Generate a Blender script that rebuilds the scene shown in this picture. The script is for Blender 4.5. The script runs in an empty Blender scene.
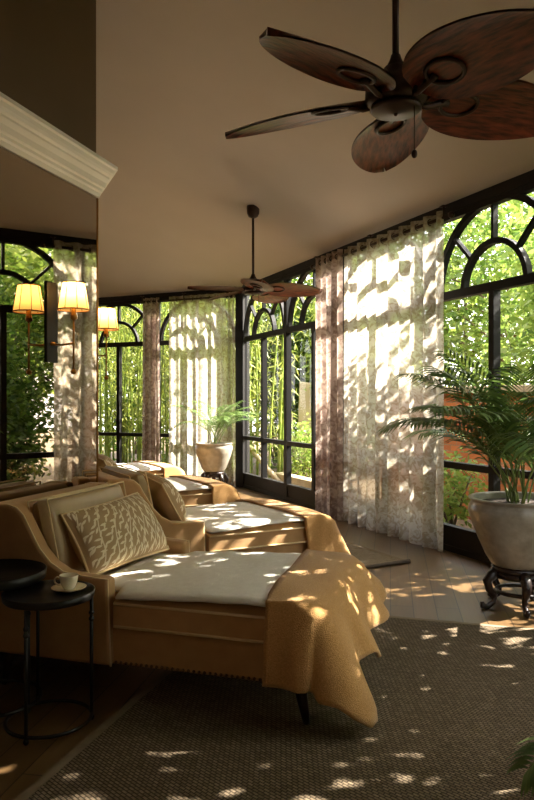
import bpy, math, random
from mathutils import Vector, Matrix
R = random.Random(7)
PI = math.pi
sc = bpy.context.scene
COL = sc.collection

# ------------------------------------------------------------------ helpers
def lin(r, g, b):
    f = lambda c: ((c/255+0.055)/1.055)**2.4 if c > 10 else c/255/12.92
    return (f(r), f(g), f(b), 1)

class MB:
    def __init__(s): s.v, s.f, s.m = [], [], []
    def add(s, vs, fs, m=0):
        o = len(s.v); s.v += [tuple(p) for p in vs]
        for f in fs: s.f.append(tuple(i+o for i in f)); s.m.append(m)
    def box(s, a, b, m=0, M=None):
        (x0,y0,z0),(x1,y1,z1) = a, b
        p = [(x0,y0,z0),(x1,y0,z0),(x1,y1,z0),(x0,y1,z0),(x0,y0,z1),(x1,y0,z1),(x1,y1,z1),(x0,y1,z1)]
        if M: p = [M @ Vector(q) for q in p]
        s.add(p, [(3,2,1,0),(4,5,6,7),(0,1,5,4),(1,2,6,5),(2,3,7,6),(3,0,4,7)], m)
    def tube(s, path, rad, seg=8, closed=False, m=0, caps=True):
        P = [Vector(p) for p in path]; n = len(P)
        if not hasattr(rad, '__len__'): rad = [rad]*n
        t0 = (P[1]-P[0]).normalized()
        up = Vector((0,0,1)) if abs(t0.z) < .9 else Vector((1,0,0))
        nx = t0.cross(up).normalized(); vs = []
        for i in range(n):
            if closed: t = P[(i+1) % n]-P[i-1]
            else: t = P[min(i+1,n-1)]-P[max(i-1,0)]
            if t.length < 1e-9: t = t0
            t.normalize()
            nx = nx - t*nx.dot(t)
            if nx.length < 1e-6: nx = t.orthogonal()
            nx.normalize(); ny = t.cross(nx)
            for k in range(seg):
                a = 2*PI*k/seg
                vs.append(P[i]+(nx*math.cos(a)+ny*math.sin(a))*rad[i])
        fs = []
        for i in range(n if closed else n-1):
            j = (i+1) % n
            for k in range(seg):
                l = (k+1) % seg
                fs.append((i*seg+k, i*seg+l, j*seg+l, j*seg+k))
        if not closed and caps:
            fs.append(tuple(range(seg))[::-1]); fs.append(tuple((n-1)*seg+k for k in range(seg)))
        s.add(vs, fs, m)
    def lathe(s, prof, seg=32, c=(0,0,0), m=0):
        vs = []; fs = []; n = len(prof)
        for r, z in prof:
            for k in range(seg):
                a = 2*PI*k/seg; vs.append((c[0]+r*math.cos(a), c[1]+r*math.sin(a), c[2]+z))
        for i in range(n-1):
            for k in range(seg):
                l = (k+1) % seg; fs.append((i*seg+k, i*seg+l, (i+1)*seg+l, (i+1)*seg+k))
        if prof[0][0] > 1e-4: fs.append(tuple(range(seg))[::-1])
        if prof[-1][0] > 1e-4: fs.append(tuple((n-1)*seg+k for k in range(seg)))
        s.add(vs, fs, m)
    def ball(s, c, r, m=0, seg=12, sq=1):
        n = 8; s.lathe([(max(1e-5,r*math.sin(PI*i/n)), -r*sq*math.cos(PI*i/n)) for i in range(n+1)], seg, c, m)
    def prism(s, outline, y0, y1, m=0):      # outline in (x,z), extruded along y
        n = len(outline)
        vs = [(x,y0,z) for x,z in outline]+[(x,y1,z) for x,z in outline]
        fs = [tuple(range(n)), tuple(range(2*n-1,n-1,-1))]
        fs += [((i+1)%n, i, n+i, n+(i+1)%n) for i in range(n)]
        s.add(vs, fs, m)
    def grid(s, nu, nv, fn, m=0):
        vs = [fn(i/nu, j/nv) for i in range(nu+1) for j in range(nv+1)]
        fs = [(i*(nv+1)+j, (i+1)*(nv+1)+j, (i+1)*(nv+1)+j+1, i*(nv+1)+j+1) for i in range(nu) for j in range(nv)]
        s.add(vs, fs, m)
    def build(s, name, mats, parent=None, smooth=True, bevel=0, solid=0, sub=0, seg=3, fix=False):
        me = bpy.data.meshes.new(name)
        me.from_pydata(s.v, [], s.f)
        if not isinstance(mats, (list,tuple)): mats = [mats]
        for mt in mats: me.materials.append(mt)
        me.polygons.foreach_set('material_index', s.m)
        if smooth: me.polygons.foreach_set('use_smooth', [True]*len(me.polygons))
        if fix:
            import bmesh
            bm = bmesh.new(); bm.from_mesh(me); bmesh.ops.recalc_face_normals(bm, faces=bm.faces); bm.to_mesh(me); bm.free()
        me.update()
        o = bpy.data.objects.new(name, me); COL.objects.link(o)
        if parent: o.parent = parent
        if solid:
            q = o.modifiers.new('Solidify','SOLIDIFY'); q.thickness = solid; q.offset = 0
        if bevel:
            q = o.modifiers.new('Bevel','BEVEL'); q.width = bevel; q.segments = seg; q.limit_method = 'ANGLE'; q.angle_limit = .6; q.harden_normals = True
        if sub:
            q = o.modifiers.new('Subdivision','SUBSURF'); q.levels = sub; q.render_levels = sub
        return o

def tag(o, label, cat, group=None, kind=None):
    o['label'] = label; o['category'] = cat
    if group: o['group'] = group
    if kind: o['kind'] = kind
    return o
def thing(name, label, cat, loc=(0,0,0), rz=0, group=None):
    o = bpy.data.objects.new(name, None); COL.objects.link(o); o.empty_display_size = .1
    o.location = loc; o.rotation_euler = (0,0,rz)
    return tag(o, label, cat, group)
def struct(o): o['kind'] = 'structure'; return o
def copy_tree(o, parent=None):
    c = o.copy(); COL.objects.link(c)
    if parent: c.parent = parent
    for ch in list(o.children): copy_tree(ch, c)
    return c

# ------------------------------------------------------------------ materials
def new_mat(name):
    m = bpy.data.materials.new(name); m.use_nodes = True
    nt = m.node_tree; return m, nt, nt.nodes['Principled BSDF']
def setp(b, **k):
    for n, v in k.items():
        n = n.replace('_',' ')
        if n in b.inputs: b.inputs[n].default_value = v
def noise_mat(name, c1, c2, scale=8, rough=.6, bump=0, bscale=60, metal=0, detail=4, stretch=None, spec=.5, sheen=0):
    m, nt, b = new_mat(name); L = nt.links
    tc = nt.nodes.new('ShaderNodeTexCoord'); src = tc.outputs['Object']
    if stretch:
        mp = nt.nodes.new('ShaderNodeMapping'); mp.inputs['Scale'].default_value = stretch
        L.new(src, mp.inputs['Vector']); src = mp.outputs['Vector']
    n = nt.nodes.new('ShaderNodeTexNoise'); n.inputs['Scale'].default_value = scale; n.inputs['Detail'].default_value = detail
    L.new(src, n.inputs['Vector'])
    r = nt.nodes.new('ShaderNodeValToRGB'); r.color_ramp.elements[0].position = .3; r.color_ramp.elements[1].position = .7
    r.color_ramp.elements[0].color = c1; r.color_ramp.elements[1].color = c2
    L.new(n.outputs['Fac'], r.inputs['Fac']); L.new(r.outputs['Color'], b.inputs['Base Color'])
    setp(b, Roughness=rough, Metallic=metal, Specular_IOR_Level=spec, Sheen_Weight=sheen)
    if bump:
        n2 = nt.nodes.new('ShaderNodeTexNoise'); n2.inputs['Scale'].default_value = bscale; n2.inputs['Detail'].default_value = 3
        L.new(src, n2.inputs['Vector'])
        bp = nt.nodes.new('ShaderNodeBump'); bp.inputs['Strength'].default_value = bump; bp.inputs['Distance'].default_value = .01
        L.new(n2.outputs['Fac'], bp.inputs['Height']); L.new(bp.outputs['Normal'], b.inputs['Normal'])
    return m

M = {}
M['plaster'] = noise_mat('ceiling_plaster', lin(186,177,169), lin(191,182,174), 1.5, .75, .05, 40, spec=.25)
M['wallpaint'] = noise_mat('wall_paint', lin(106,90,72), lin(112,96,78), 1.5, .8, .05, 40, spec=.2)
M['crown'] = noise_mat('moulding_paint', lin(234,234,230), lin(240,240,237), 3, .45)
M['iron'] = noise_mat('black_iron', lin(17,16,15), lin(24,22,21), 12, .6, .1, 40, spec=.3)
M['blackmetal'] = noise_mat('black_table_metal', lin(14,12,11), lin(20,18,16), 10, .4, spec=.3)
M['velvet'] = noise_mat('caramel_upholstery', lin(178,137,88), lin(190,149,99), 14, .75, .1, 300, sheen=.15)
M['piping'] = noise_mat('pale_piping', lin(222,198,150), lin(230,206,160), 20, .7)
M['satin'] = noise_mat('taupe_cushion_cloth', lin(158,132,92), lin(172,146,104), 7, .42, .25, 9, sheen=.1)
M['pillow'] = noise_mat('tan_pillow_cloth', lin(178,148,106), lin(186,156,114), 12, .8, .12, 260)
M['leafprint'] = noise_mat('pale_leaf_print', lin(234,220,184), lin(240,226,192), 12, .8, .12, 260)
M['towel'] = noise_mat('white_towelling', lin(228,221,208), lin(238,232,220), 30, .9, .35, 320)
M['wool'] = noise_mat('camel_wool', lin(182,136,80), lin(206,160,102), 130, 1.0, .5, 260, spec=.1, sheen=.3)
M['darkwood'] = noise_mat('dark_wood', lin(36,22,16), lin(58,36,25), 6, .4, stretch=(1,1,6))
M['ebony'] = noise_mat('carved_dark_wood', lin(26,17,14), lin(42,27,21), 9, .35)
M['brass'] = noise_mat('aged_brass', lin(150,105,50), lin(176,128,64), 14, .35, metal=.9)
M['bronze'] = noise_mat('oiled_bronze', lin(44,29,22), lin(60,40,30), 10, .4, metal=.5)
M['nail'] = noise_mat('nailhead_metal', lin(96,74,44), lin(120,94,58), 30, .35, metal=.8)
M['glaze'] = noise_mat('grey_crackle_glaze', lin(128,121,108), lin(158,151,136), 16, .3, .25, 30, detail=8)
M['china'] = noise_mat('cream_china', lin(236,226,200), lin(240,232,208), 5, .2)
M['gold'] = noise_mat('gold_rim', lin(190,150,80), lin(200,160,90), 5, .3, metal=.9)
M['soil'] = noise_mat('potting_soil', lin(38,28,20), lin(58,44,32), 30, .95, .6, 60)
M['earth'] = noise_mat('garden_earth', lin(92,74,52), lin(124,104,74), 4, .95, .4, 20)
M['bark'] = noise_mat('tree_bark', lin(78,62,46), lin(112,92,70), 10, .9, .5, 30, stretch=(1,1,.3))
M['culm'] = noise_mat('bamboo_culm', lin(92,122,36), lin(146,158,58), 5, .45)
M['palestone'] = noise_mat('pale_stone', lin(178,160,124), lin(196,178,142), 5, .8, .15, 20)
M['coping'] = noise_mat('coping_stone', lin(170,150,112), lin(192,172,134), 5, .8, .2, 20)
M['stemgreen'] = noise_mat('palm_stem', lin(84,104,44), lin(110,128,60), 9, .5)

def blade_mat():
    m, nt, b = new_mat('woven_blade'); L = nt.links
    tc = nt.nodes.new('ShaderNodeTexCoord'); mp = nt.nodes.new('ShaderNodeMapping'); mp.inputs['Scale'].default_value = (12, 60, 12)
    L.new(tc.outputs['Object'], mp.inputs['Vector'])
    n = nt.nodes.new('ShaderNodeTexNoise'); n.inputs['Scale'].default_value = 1; n.inputs['Detail'].default_value = 5
    L.new(mp.outputs['Vector'], n.inputs['Vector'])
    r = nt.nodes.new('ShaderNodeValToRGB'); r.color_ramp.elements[0].color = lin(54,22,14); r.color_ramp.elements[1].color = lin(132,66,42)
    r.color_ramp.elements[0].position = .35; r.color_ramp.elements[1].position = .7
    L.new(n.outputs['Fac'], r.inputs['Fac']); L.new(r.outputs['Color'], b.inputs['Base Color'])
    bp = nt.nodes.new('ShaderNodeBump'); bp.inputs['Strength'].default_value = .5; bp.inputs['Distance'].default_value = .004
    L.new(n.outputs['Fac'], bp.inputs['Height']); L.new(bp.outputs['Normal'], b.inputs['Normal'])
    setp(b, Roughness=.3); return m
M['blade'] = blade_mat()

def leaf_mat(name, c1, c2, trans=.5, rough=.45):
    m, nt, b = new_mat(name); L = nt.links
    g = nt.nodes.new('ShaderNodeNewGeometry')
    r = nt.nodes.new('ShaderNodeValToRGB'); r.color_ramp.elements[0].color = c1; r.color_ramp.elements[1].color = c2
    L.new(g.outputs['Random Per Island'], r.inputs['Fac']); L.new(r.outputs['Color'], b.inputs['Base Color'])
    setp(b, Roughness=rough, Specular_IOR_Level=.35)
    t = nt.nodes.new('ShaderNodeBsdfTranslucent'); L.new(r.outputs['Color'], t.inputs['Color'])
    mx = nt.nodes.new('ShaderNodeMixShader'); mx.inputs[0].default_value = trans
    L.new(b.outputs[0], mx.inputs[1]); L.new(t.outputs[0], mx.inputs[2])
    L.new(mx.outputs[0], nt.nodes['Material Output'].inputs['Surface'])
    return m
M['leaf_bright'] = leaf_mat('bright_leaves', lin(98,132,48), lin(172,190,92))
M['leaf_mid'] = leaf_mat('green_leaves', lin(80,112,42), lin(146,164,76))
M['leaf_dark'] = leaf_mat('deep_green_leaves', lin(48,80,30), lin(104,132,50))
M['leaf_bamboo'] = leaf_mat('bamboo_leaves', lin(118,138,48), lin(188,192,92))
M['leaf_palm'] = leaf_mat('palm_leaves', lin(62,92,44), lin(112,136,70), .3)

def glass_mat():
    m, nt, b = new_mat('window_glass'); L = nt.links; nt.nodes.remove(b)
    t = nt.nodes.new('ShaderNodeBsdfTransparent'); t.inputs[0].default_value = (.93,.95,.92,1)
    g = nt.nodes.new('ShaderNodeBsdfGlossy'); g.inputs['Roughness'].default_value = .01
    ge = nt.nodes.new('ShaderNodeNewGeometry')
    dt = nt.nodes.new('ShaderNodeVectorMath'); dt.operation = 'DOT_PRODUCT'; L.new(ge.outputs['Normal'], dt.inputs[0]); L.new(ge.outputs['Incoming'], dt.inputs[1])
    def mth(op, a, b=None):
        n_ = nt.nodes.new('ShaderNodeMath'); n_.operation = op
        for i_, q_ in enumerate((a, b)):
            if q_ is None: continue
            if isinstance(q_, (int, float)): n_.inputs[i_].default_value = q_
            else: L.new(q_, n_.inputs[i_])
        return n_.outputs[0]
    c_ = mth('ABSOLUTE', dt.outputs['Value']); k_ = mth('POWER', mth('SUBTRACT', 1.0, c_), 5.0)
    fr_ = mth('ADD', mth('MULTIPLY', k_, .7), .035)
    mx = nt.nodes.new('ShaderNodeMixShader')
    L.new(fr_, mx.inputs[0]); L.new(t.outputs[0], mx.inputs[1]); L.new(g.outputs[0], mx.inputs[2])
    L.new(mx.outputs[0], nt.nodes['Material Output'].inputs['Surface']); return m
M['glass'] = glass_mat()

def mirror_mat():
    m, nt, b = new_mat('antique_mirror_glass')
    setp(b, Base_Color=(.54,.48,.40,1), Metallic=1.0, Roughness=.015); return m
M['mirror'] = mirror_mat()

def cloth_mat(name, c1, c2, transp, transl, scale=11):
    m, nt, b = new_mat(name); L = nt.links
    tc = nt.nodes.new('ShaderNodeTexCoord')
    n = nt.nodes.new('ShaderNodeTexNoise'); n.inputs['Scale'].default_value = scale; n.inputs['Detail'].default_value = 6; n.inputs['Distortion'].default_value = 1.4
    L.new(tc.outputs['Object'], n.inputs['Vector'])
    r = nt.nodes.new('ShaderNodeValToRGB'); r.color_ramp.elements[0].color = c1; r.color_ramp.elements[1].color = c2
    r.color_ramp.elements[0].position = .42; r.color_ramp.elements[1].position = .58
    L.new(n.outputs['Fac'], r.inputs['Fac']); L.new(r.outputs['Color'], b.inputs['Base Color'])
    setp(b, Roughness=.8, Specular_IOR_Level=.2)
    t = nt.nodes.new('ShaderNodeBsdfTranslucent'); L.new(r.outputs['Color'], t.inputs['Color'])
    mx = nt.nodes.new('ShaderNodeMixShader'); mx.inputs[0].default_value = transl
    L.new(b.outputs[0], mx.inputs[1]); L.new(t.outputs[0], mx.inputs[2])
    out = mx.outputs[0]
    if transp > 0:
        tr = nt.nodes.new('ShaderNodeBsdfTransparent')
        mr = nt.nodes.new('ShaderNodeMapRange'); mr.inputs['From Min'].default_value = .4; mr.inputs['From Max'].default_value = .6
        mr.inputs['To Min'].default_value = transp*.45; mr.inputs['To Max'].default_value = transp*1.1
        L.new(n.outputs['Fac'], mr.inputs['Value'])
        m2 = nt.nodes.new('ShaderNodeMixShader'); L.new(mr.outputs[0], m2.inputs[0]); L.new(out, m2.inputs[1]); L.new(tr.outputs[0], m2.inputs[2]); out = m2.outputs[0]
    L.new(out, nt.nodes['Material Output'].inputs['Surface']); return m
M['sheer'] = cloth_mat('floral_sheer', lin(176,163,142), lin(230,224,210), .3, .68, 17)
M['drape'] = cloth_mat('floral_drape', lin(152,132,122), lin(200,184,170), 0, .5, 12)
M['shade'] = cloth_mat('cream_lampshade', lin(236,206,140), lin(240,212,150), 0, .75, 3)
M['shadetrim'] = noise_mat('shade_trim', lin(150,98,40), lin(166,110,50), 10, .8)

def bulb_mat():
    m, nt, b = new_mat('lit_bulb'); setp(b, Emission_Color=(1,.62,.25,1), Emission_Strength=8.0); return m
M['bulb'] = bulb_mat()

def plank_mat():
    m, nt, b = new_mat('floor_planks'); L = nt.links
    tc = nt.nodes.new('ShaderNodeTexCoord'); mp = nt.nodes.new('ShaderNodeMapping')
    mp.inputs['Rotation'].default_value = (0,0,math.radians(-80)); L.new(tc.outputs['Object'], mp.inputs['Vector'])
    br = nt.nodes.new('ShaderNodeTexBrick'); L.new(mp.outputs[0], br.inputs['Vector'])
    for k, v in {'Scale':1,'Brick Width':1.5,'Row Height':.14,'Mortar Size':.003,'Mortar Smooth':.1,'Bias':0}.items(): br.inputs[k].default_value = v
    br.inputs['Color1'].default_value = lin(140,112,80); br.inputs['Color2'].default_value = lin(112,88,60); br.inputs['Mortar'].default_value = lin(50,40,30)
    m2 = nt.nodes.new('ShaderNodeMapping'); m2.inputs['Scale'].default_value = (1.2,22,1); L.new(mp.outputs[0], m2.inputs['Vector'])
    n = nt.nodes.new('ShaderNodeTexNoise'); n.inputs['Scale'].default_value = 2; n.inputs['Detail'].default_value = 6; L.new(m2.outputs[0], n.inputs['Vector'])
    mx = nt.nodes.new('ShaderNodeMixRGB'); mx.blend_type = 'MULTIPLY'; mx.inputs[0].default_value = .45
    L.new(br.outputs['Color'], mx.inputs[1]); L.new(n.outputs['Fac'], mx.inputs[2])
    hs = nt.nodes.new('ShaderNodeHueSaturation'); hs.inputs['Saturation'].default_value = 1.1; hs.inputs['Value'].default_value = .7; L.new(mx.outputs[0], hs.inputs['Color'])
    L.new(hs.outputs[0], b.inputs['Base Color']); setp(b, Roughness=.38)
    bp = nt.nodes.new('ShaderNodeBump'); bp.inputs['Strength'].default_value = .15; L.new(n.outputs['Fac'], bp.inputs['Height']); L.new(bp.outputs[0], b.inputs['Normal'])
    return m
M['planks'] = plank_mat()

def rug_mat(name, ca, cb):
    m, nt, b = new_mat(name); L = nt.links
    tc = nt.nodes.new('ShaderNodeTexCoord'); mp = nt.nodes.new('ShaderNodeMapping'); mp.inputs['Rotation'].default_value = (0,0,math.radians(28)); L.new(tc.outputs['Object'], mp.inputs['Vector'])
    br = nt.nodes.new('ShaderNodeTexBrick'); L.new(mp.outputs[0], br.inputs['Vector'])
    for k, v in {'Scale':1,'Brick Width':.026,'Row Height':.0135,'Mortar Size':.0028,'Mortar Smooth':.6,'Bias':-.1}.items(): br.inputs[k].default_value = v
    br.inputs['Color1'].default_value = ca; br.inputs['Color2'].default_value = cb; br.inputs['Mortar'].default_value = lin(62,52,40)
    n = nt.nodes.new('ShaderNodeTexNoise'); n.inputs['Scale'].default_value = 60; L.new(tc.outputs['Object'], n.inputs['Vector'])
    mx = nt.nodes.new('ShaderNodeMixRGB'); mx.blend_type = 'OVERLAY'; mx.inputs[0].default_value = .35
    L.new(br.outputs['Color'], mx.inputs[1]); L.new(n.outputs['Fac'], mx.inputs[2]); L.new(mx.outputs[0], b.inputs['Base Color'])
    bp = nt.nodes.new('ShaderNodeBump'); bp.inputs['Strength'].default_value = .8; bp.inputs['Distance'].default_value = .006
    iv = nt.nodes.new('ShaderNodeInvert'); L.new(br.outputs['Fac'], iv.inputs['Color']); L.new(iv.outputs[0], bp.inputs['Height']); L.new(bp.outputs[0], b.inputs['Normal'])
    setp(b, Roughness=.95, Specular_IOR_Level=.2); return m
M['rug'] = rug_mat('woven_sisal', lin(128,112,90), lin(104,90,70))
M['binding'] = noise_mat('rug_binding', lin(62,50,38), lin(76,62,48), 30, .9)
M['binding_pale'] = noise_mat('taupe_rug_binding', lin(116,100,78), lin(126,110,86), 30, .9)

def brick_mat():
    m, nt, b = new_mat('orange_brick'); L = nt.links
    tc = nt.nodes.new('ShaderNodeTexCoord'); mp = nt.nodes.new('ShaderNodeMapping'); mp.inputs['Rotation'].default_value = (PI/2,0,0); L.new(tc.outputs['Object'], mp.inputs['Vector'])
    br = nt.nodes.new('ShaderNodeTexBrick'); L.new(mp.outputs[0], br.inputs['Vector'])
    for k, v in {'Scale':1,'Brick Width':.22,'Row Height':.075,'Mortar Size':.006}.items(): br.inputs[k].default_value = v
    br.inputs['Color1'].default_value = lin(206,122,62); br.inputs['Color2'].default_value = lin(168,90,46); br.inputs['Mortar'].default_value = lin(150,120,86)
    L.new(br.outputs['Color'], b.inputs['Base Color']); setp(b, Roughness=.9); return m
M['brick'] = brick_mat()

# ------------------------------------------------------------------ plan
EYE = 1.3
def V2(x, y): return Vector((x, y))
dA = V2(-.402,.916).normalized();   oA = V2(.916,.402).normalized()      # window wall: along, outward
A0 = V2(1.54,6.15)
def PA(t, w=0): return A0 + dA*t + oA*w
V1 = PA(4.74); VB = PA(-1.50)
dK = V2(-.9135,.4067).normalized(); oK = V2(.4067,.9135)                 # far facet
def PK(s, w=0): return V1 + dK*s + oK*w
dM = V2(.291,.957).normalized();    nM = V2(.957,-.291).normalized()     # mirror wall: along, into the room
P0 = V2(-1.45,3.25)
MW = P0 + nM*.13
def PM(s, w=0): return MW + dM*s + nM*w
CRN = PM(1.033)
def PBf(s, w=0): return VB - dM*s + nM*w                                  # facet opposite the mirror
W2 = CRN - oA*.13
def PW(s, w=0): return W2 + dA*s + oA*w
BE = PBf(6.0)
MB_END = PM(-4.6)

# floor, ground
mb = MB()
zc = [(PK(4.4)), (PK(0)), VB, BE, MB_END, CRN, PW(5.3)]
W3 = PW(5.3) + dK*3.3
pts = [PK(4.5), V1, VB, BE, MB_END + V2(-.2,0), PM(0,-.2), PW(5.3,-.2), W3]
n = len(pts)
mb.add([(p.x,p.y,0) for p in pts]+[(p.x,p.y,-.1) for p in pts], [tuple(range(n))[::-1], tuple(range(n,2*n))]+[(i,(i+1)%n,n+(i+1)%n,n+i) for i in range(n)])
struct(mb.build('floor', M['planks'], smooth=False, fix=True))
mb = MB(); mb.box((-14,-8,-.3),(22,30,-.11)); struct(mb.build('ground', M['earth'], smooth=False))

# ceiling: three sloping facets meeting on hips
KS, EV = .43, 2.96
def cz(p, base, o): return EV + KS*(-(p-base).dot(o))
bisB = -(oA + nM).normalized(); bisK = -(oA + oK).normalized()
IB = VB + bisB*5.0; IK = V1 + bisK*5.0
KE = PK(4.5); IKE = KE - oK*4.6
BB = BE; IBB = BE - nM*4.6
def smin(a, b):
    w = 1.1*max(.02, min(a,b)); h = max(w-abs(a-b), 0)/w
    return min(a,b) - h*h*w*.25
def ceil_z(p):
    ds = (-(p-VB).dot(nM), -(p-VB).dot(oA), -(p-V1).dot(oK))
    return EV + KS*smin(smin(ds[0], ds[1]), ds[2])
outer = []; NS = 24
for i in range(NS): outer.append((BE.lerp(VB,i/NS), (-nM).lerp(bisB*1.03, 0 if i/NS < 0 else i/NS)))
for i in range(NS): outer.append((VB.lerp(V1,i/NS), (bisB*1.03).lerp(bisK*1.03,i/NS)))
for i in range(NS+1): outer.append((V1.lerp(KE,i/NS), (bisK*1.03).lerp(-oK,i/NS)))
mb = MB()
def cfn(i, j):
    p, d = outer[round(i*(len(outer)-1))]; q = p+d*(4.7*j); return (q.x,q.y,ceil_z(q))
mb.grid(len(outer)-1, 30, cfn)
o = mb.build('ceiling', M['plaster'], smooth=True, fix=True); struct(o)
q = o.modifiers.new('Solidify','SOLIDIFY'); q.thickness = .12; q.offset = 1 if o.data.polygons[0].normal.z > 0 else -1

def wall_mb(p, q_, nrm, z0, z1, th=.12):
    m = MB(); a, b = p, q_; c, d = q_-nrm*th, p-nrm*th
    vs = [(k.x,k.y,z0) for k in (a,b,c,d)]+[(k.x,k.y,z1) for k in (a,b,c,d)]
    m.add(vs, [(0,1,2,3),(7,6,5,4),(4,5,1,0),(5,6,2,1),(6,7,3,2),(7,4,0,3)]); return m
# inner (core) walls
m = MB()
outl = [PM(-4.6), CRN, CRN-nM*.14, PM(-4.6,-.14)]
m.add([(p.x,p.y,0) for p in outl]+[(p.x,p.y,5) for p in outl], [(0,1,2,3),(7,6,5,4),(4,5,1,0),(5,6,2,1),(6,7,3,2),(7,4,0,3)])
struct(m.build('wall_left', M['wallpaint'], smooth=False, fix=True))
struct(wall_mb(PW(.0), PW(5.3), oA, 0, 5).build('wall_left_far', M['wallpaint'], smooth=False, fix=True))
struct(wall_mb(PW(5.3), W3, oK, 0, 5).build('wall_inner_far', M['wallpaint'], smooth=False, fix=True))
nn = (KE-W3).normalized(); struct(wall_mb(W3, KE, V2(nn.y,-nn.x), 0, 5).build('wall_far_end', M['wallpaint'], smooth=False, fix=True))
nn = (MB_END-BE).normalized(); struct(wall_mb(BE, MB_END, V2(nn.y,-nn.x)*1, 0, 5).build('wall_back', M['wallpaint'], smooth=False, fix=True))

# crown moulding: profile (projection, height) swept along the mirror wall and round the corner
prof = [(0,2.515),(.018,2.515),(.022,2.54),(.034,2.548),(.034,2.565),(.05,2.57),(.056,2.60),(.074,2.622),(.074,2.634),(.092,2.64),(.1,2.655),(.105,2.675),(.12,2.68),(.12,2.70),(0,2.70)]
mb = MB(); mit = (nM+oA).normalized()/math.cos(nM.angle(oA)/2)
k = len(prof); vs = []
for base, dr in ((PM(-4.5), nM), (CRN, mit), (CRN+dA*.45, oA)):
    for p, z in prof: q2 = base + dr*p; vs.append((q2.x,q2.y,z))
fs = [(i*k+j,(i+1)*k+j,(i+1)*k+(j+1)%k,i*k+(j+1)%k) for i in range(2) for j in range(k)]+[tuple(range(k)),tuple(range(3*k-1,2*k-1,-1))]
mb.add(vs, fs); struct(mb.build('trim_1', M['crown'], smooth=False, fix=True))

# mirror
ang = math.atan2(dM.y, dM.x)
mir = thing('wall_mirror', 'tall antique mirror covering the left wall under the white crown moulding', 'mirror', (MW.x,MW.y,0), ang)
mb = MB(); mb.box((-4.4,-.012,.09),(1.022,-.002,2.508)); mb.build('glass', M['mirror'], mir, smooth=False)
mb = MB(); mb.box((1.022,-.016,.09),(1.031,-.001,2.508)); mb.build('edge_strip', M['brass'], mir, smooth=False)
mb = MB(); mb.box((-4.5,-.02,0),(1.03,-.001,.09)); 
o = mb.build('baseboard_left', M['darkwood'], smooth=False); o.location = (MW.x,MW.y,0); o.rotation_euler = (0,0,ang); struct(o)

# ------------------------------------------------------------------ windows
def window(idx, p, along, w):
    a = math.atan2(along.y, along.x)
    F = MB(); D = .035; T = 2.9; s = .045
    F.box((0,-D,0),(s,D,T)); F.box((w-s,-D,0),(w,D,T)); F.box((s,-D,T-.05),(w-s,D,T)); F.box((s,-D,0),(w-s,D,.05))
    F.box((s,-D*.6,.05),(w-s,D*.6,.21)); F.box((s,-D,.19),(w-s,D,.22))
    F.box((s,-D,2.165),(w-s,D,2.235)); F.box((s,-D,.715),(w-s,D,.77))
    cx = w/2; F.box((cx-.03,-D,.22),(cx+.03,D,2.165)); F.box((cx-.02,-D*1.3,1.28),(cx-.005,D*1.3,1.46))
    def arc(r, t, n=22):
        for i in range(n):
            a0, a1 = PI*i/n, PI*(i+1)/n
            pr = [(cx+r0*math.cos(q), 2.2+r0*math.sin(q)) for r0, q in ((r-t/2,a0),(r+t/2,a0),(r+t/2,a1),(r-t/2,a1))]
            F.prism(pr, -D*.8, D*.8)
    ro = w/2-.07; arc(ro, .05); arc(.36, .045)
    for q in (PI/4, PI/2, 3*PI/4):
        c, sn = math.cos(q), math.sin(q); h = .014
        F.prism([(cx+.36*c-h*sn, 2.2+.36*sn+h*c),(cx+.36*c+h*sn,2.2+.36*sn-h*c),(cx+ro*c+h*sn,2.2+ro*sn-h*c),(cx+ro*c-h*sn,2.2+ro*sn+h*c)], -D*.7, D*.7)
    o = F.build('window_%d' % idx, M['iron'], smooth=False, fix=True); struct(o)
    o.location = (p.x,p.y,0); o.rotation_euler = (0,0,a)
    G = MB(); y = .0; G.add([(s,y,.21),(w-s,y,.21),(w-s,y,T-.05),(s,y,T-.05)], [(0,1,2,3)])
    g = G.build('glass_pane', M['glass'], o, smooth=False)
    return o
wi = 1
for t in (-1.42,.11,1.64,3.17): window(wi, PA(t), dA, 1.53); wi += 1
for s in (.06,1.51,2.96): window(wi, PK(s), dK, 1.45); wi += 1
for s in (.06,1.59): window(wi, PBf(s), -dM, 1.53); wi += 1
tn = 2
def post(p, o, al, w=.16, z1=2.95):
    global tn
    m = MB(); m.box((-w/2,-.07,0),(w/2,.07,z1)); ob = m.build('trim_%d' % tn, M['iron'], smooth=False); tn += 1
    ob.location = (p.x,p.y,0); ob.rotation_euler = (0,0,math.atan2(al.y,al.x)); struct(ob)
post(V1, oA, (dA+dK)); post(VB, oA, (dA+dM)); 
def lintel(p, q2, o):
    global tn
    d = q2-p; m = MB(); m.box((-.02,-.05,2.9),(d.length+.02,.05,3.0)); ob = m.build('trim_%d' % tn, M['iron'], smooth=False); tn += 1
    ob.location = (p.x,p.y,0); ob.rotation_euler = (0,0,math.atan2(d.y,d.x)); struct(ob)
lintel(VB, V1, oA); lintel(V1, KE, oK); lintel(BE, VB, nM)
struct(wall_mb(PBf(3.15), BE, -nM, 0, 2.95).build('wall_right', M['wallpaint'], smooth=False, fix=True))  # unseen solid wall in place of a third window, darkening the foreground
struct(wall_mb(PK(4.42), KE, -oK, 0, 2.95).build('wall_far', M['wallpaint'], smooth=False, fix=True))

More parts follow.
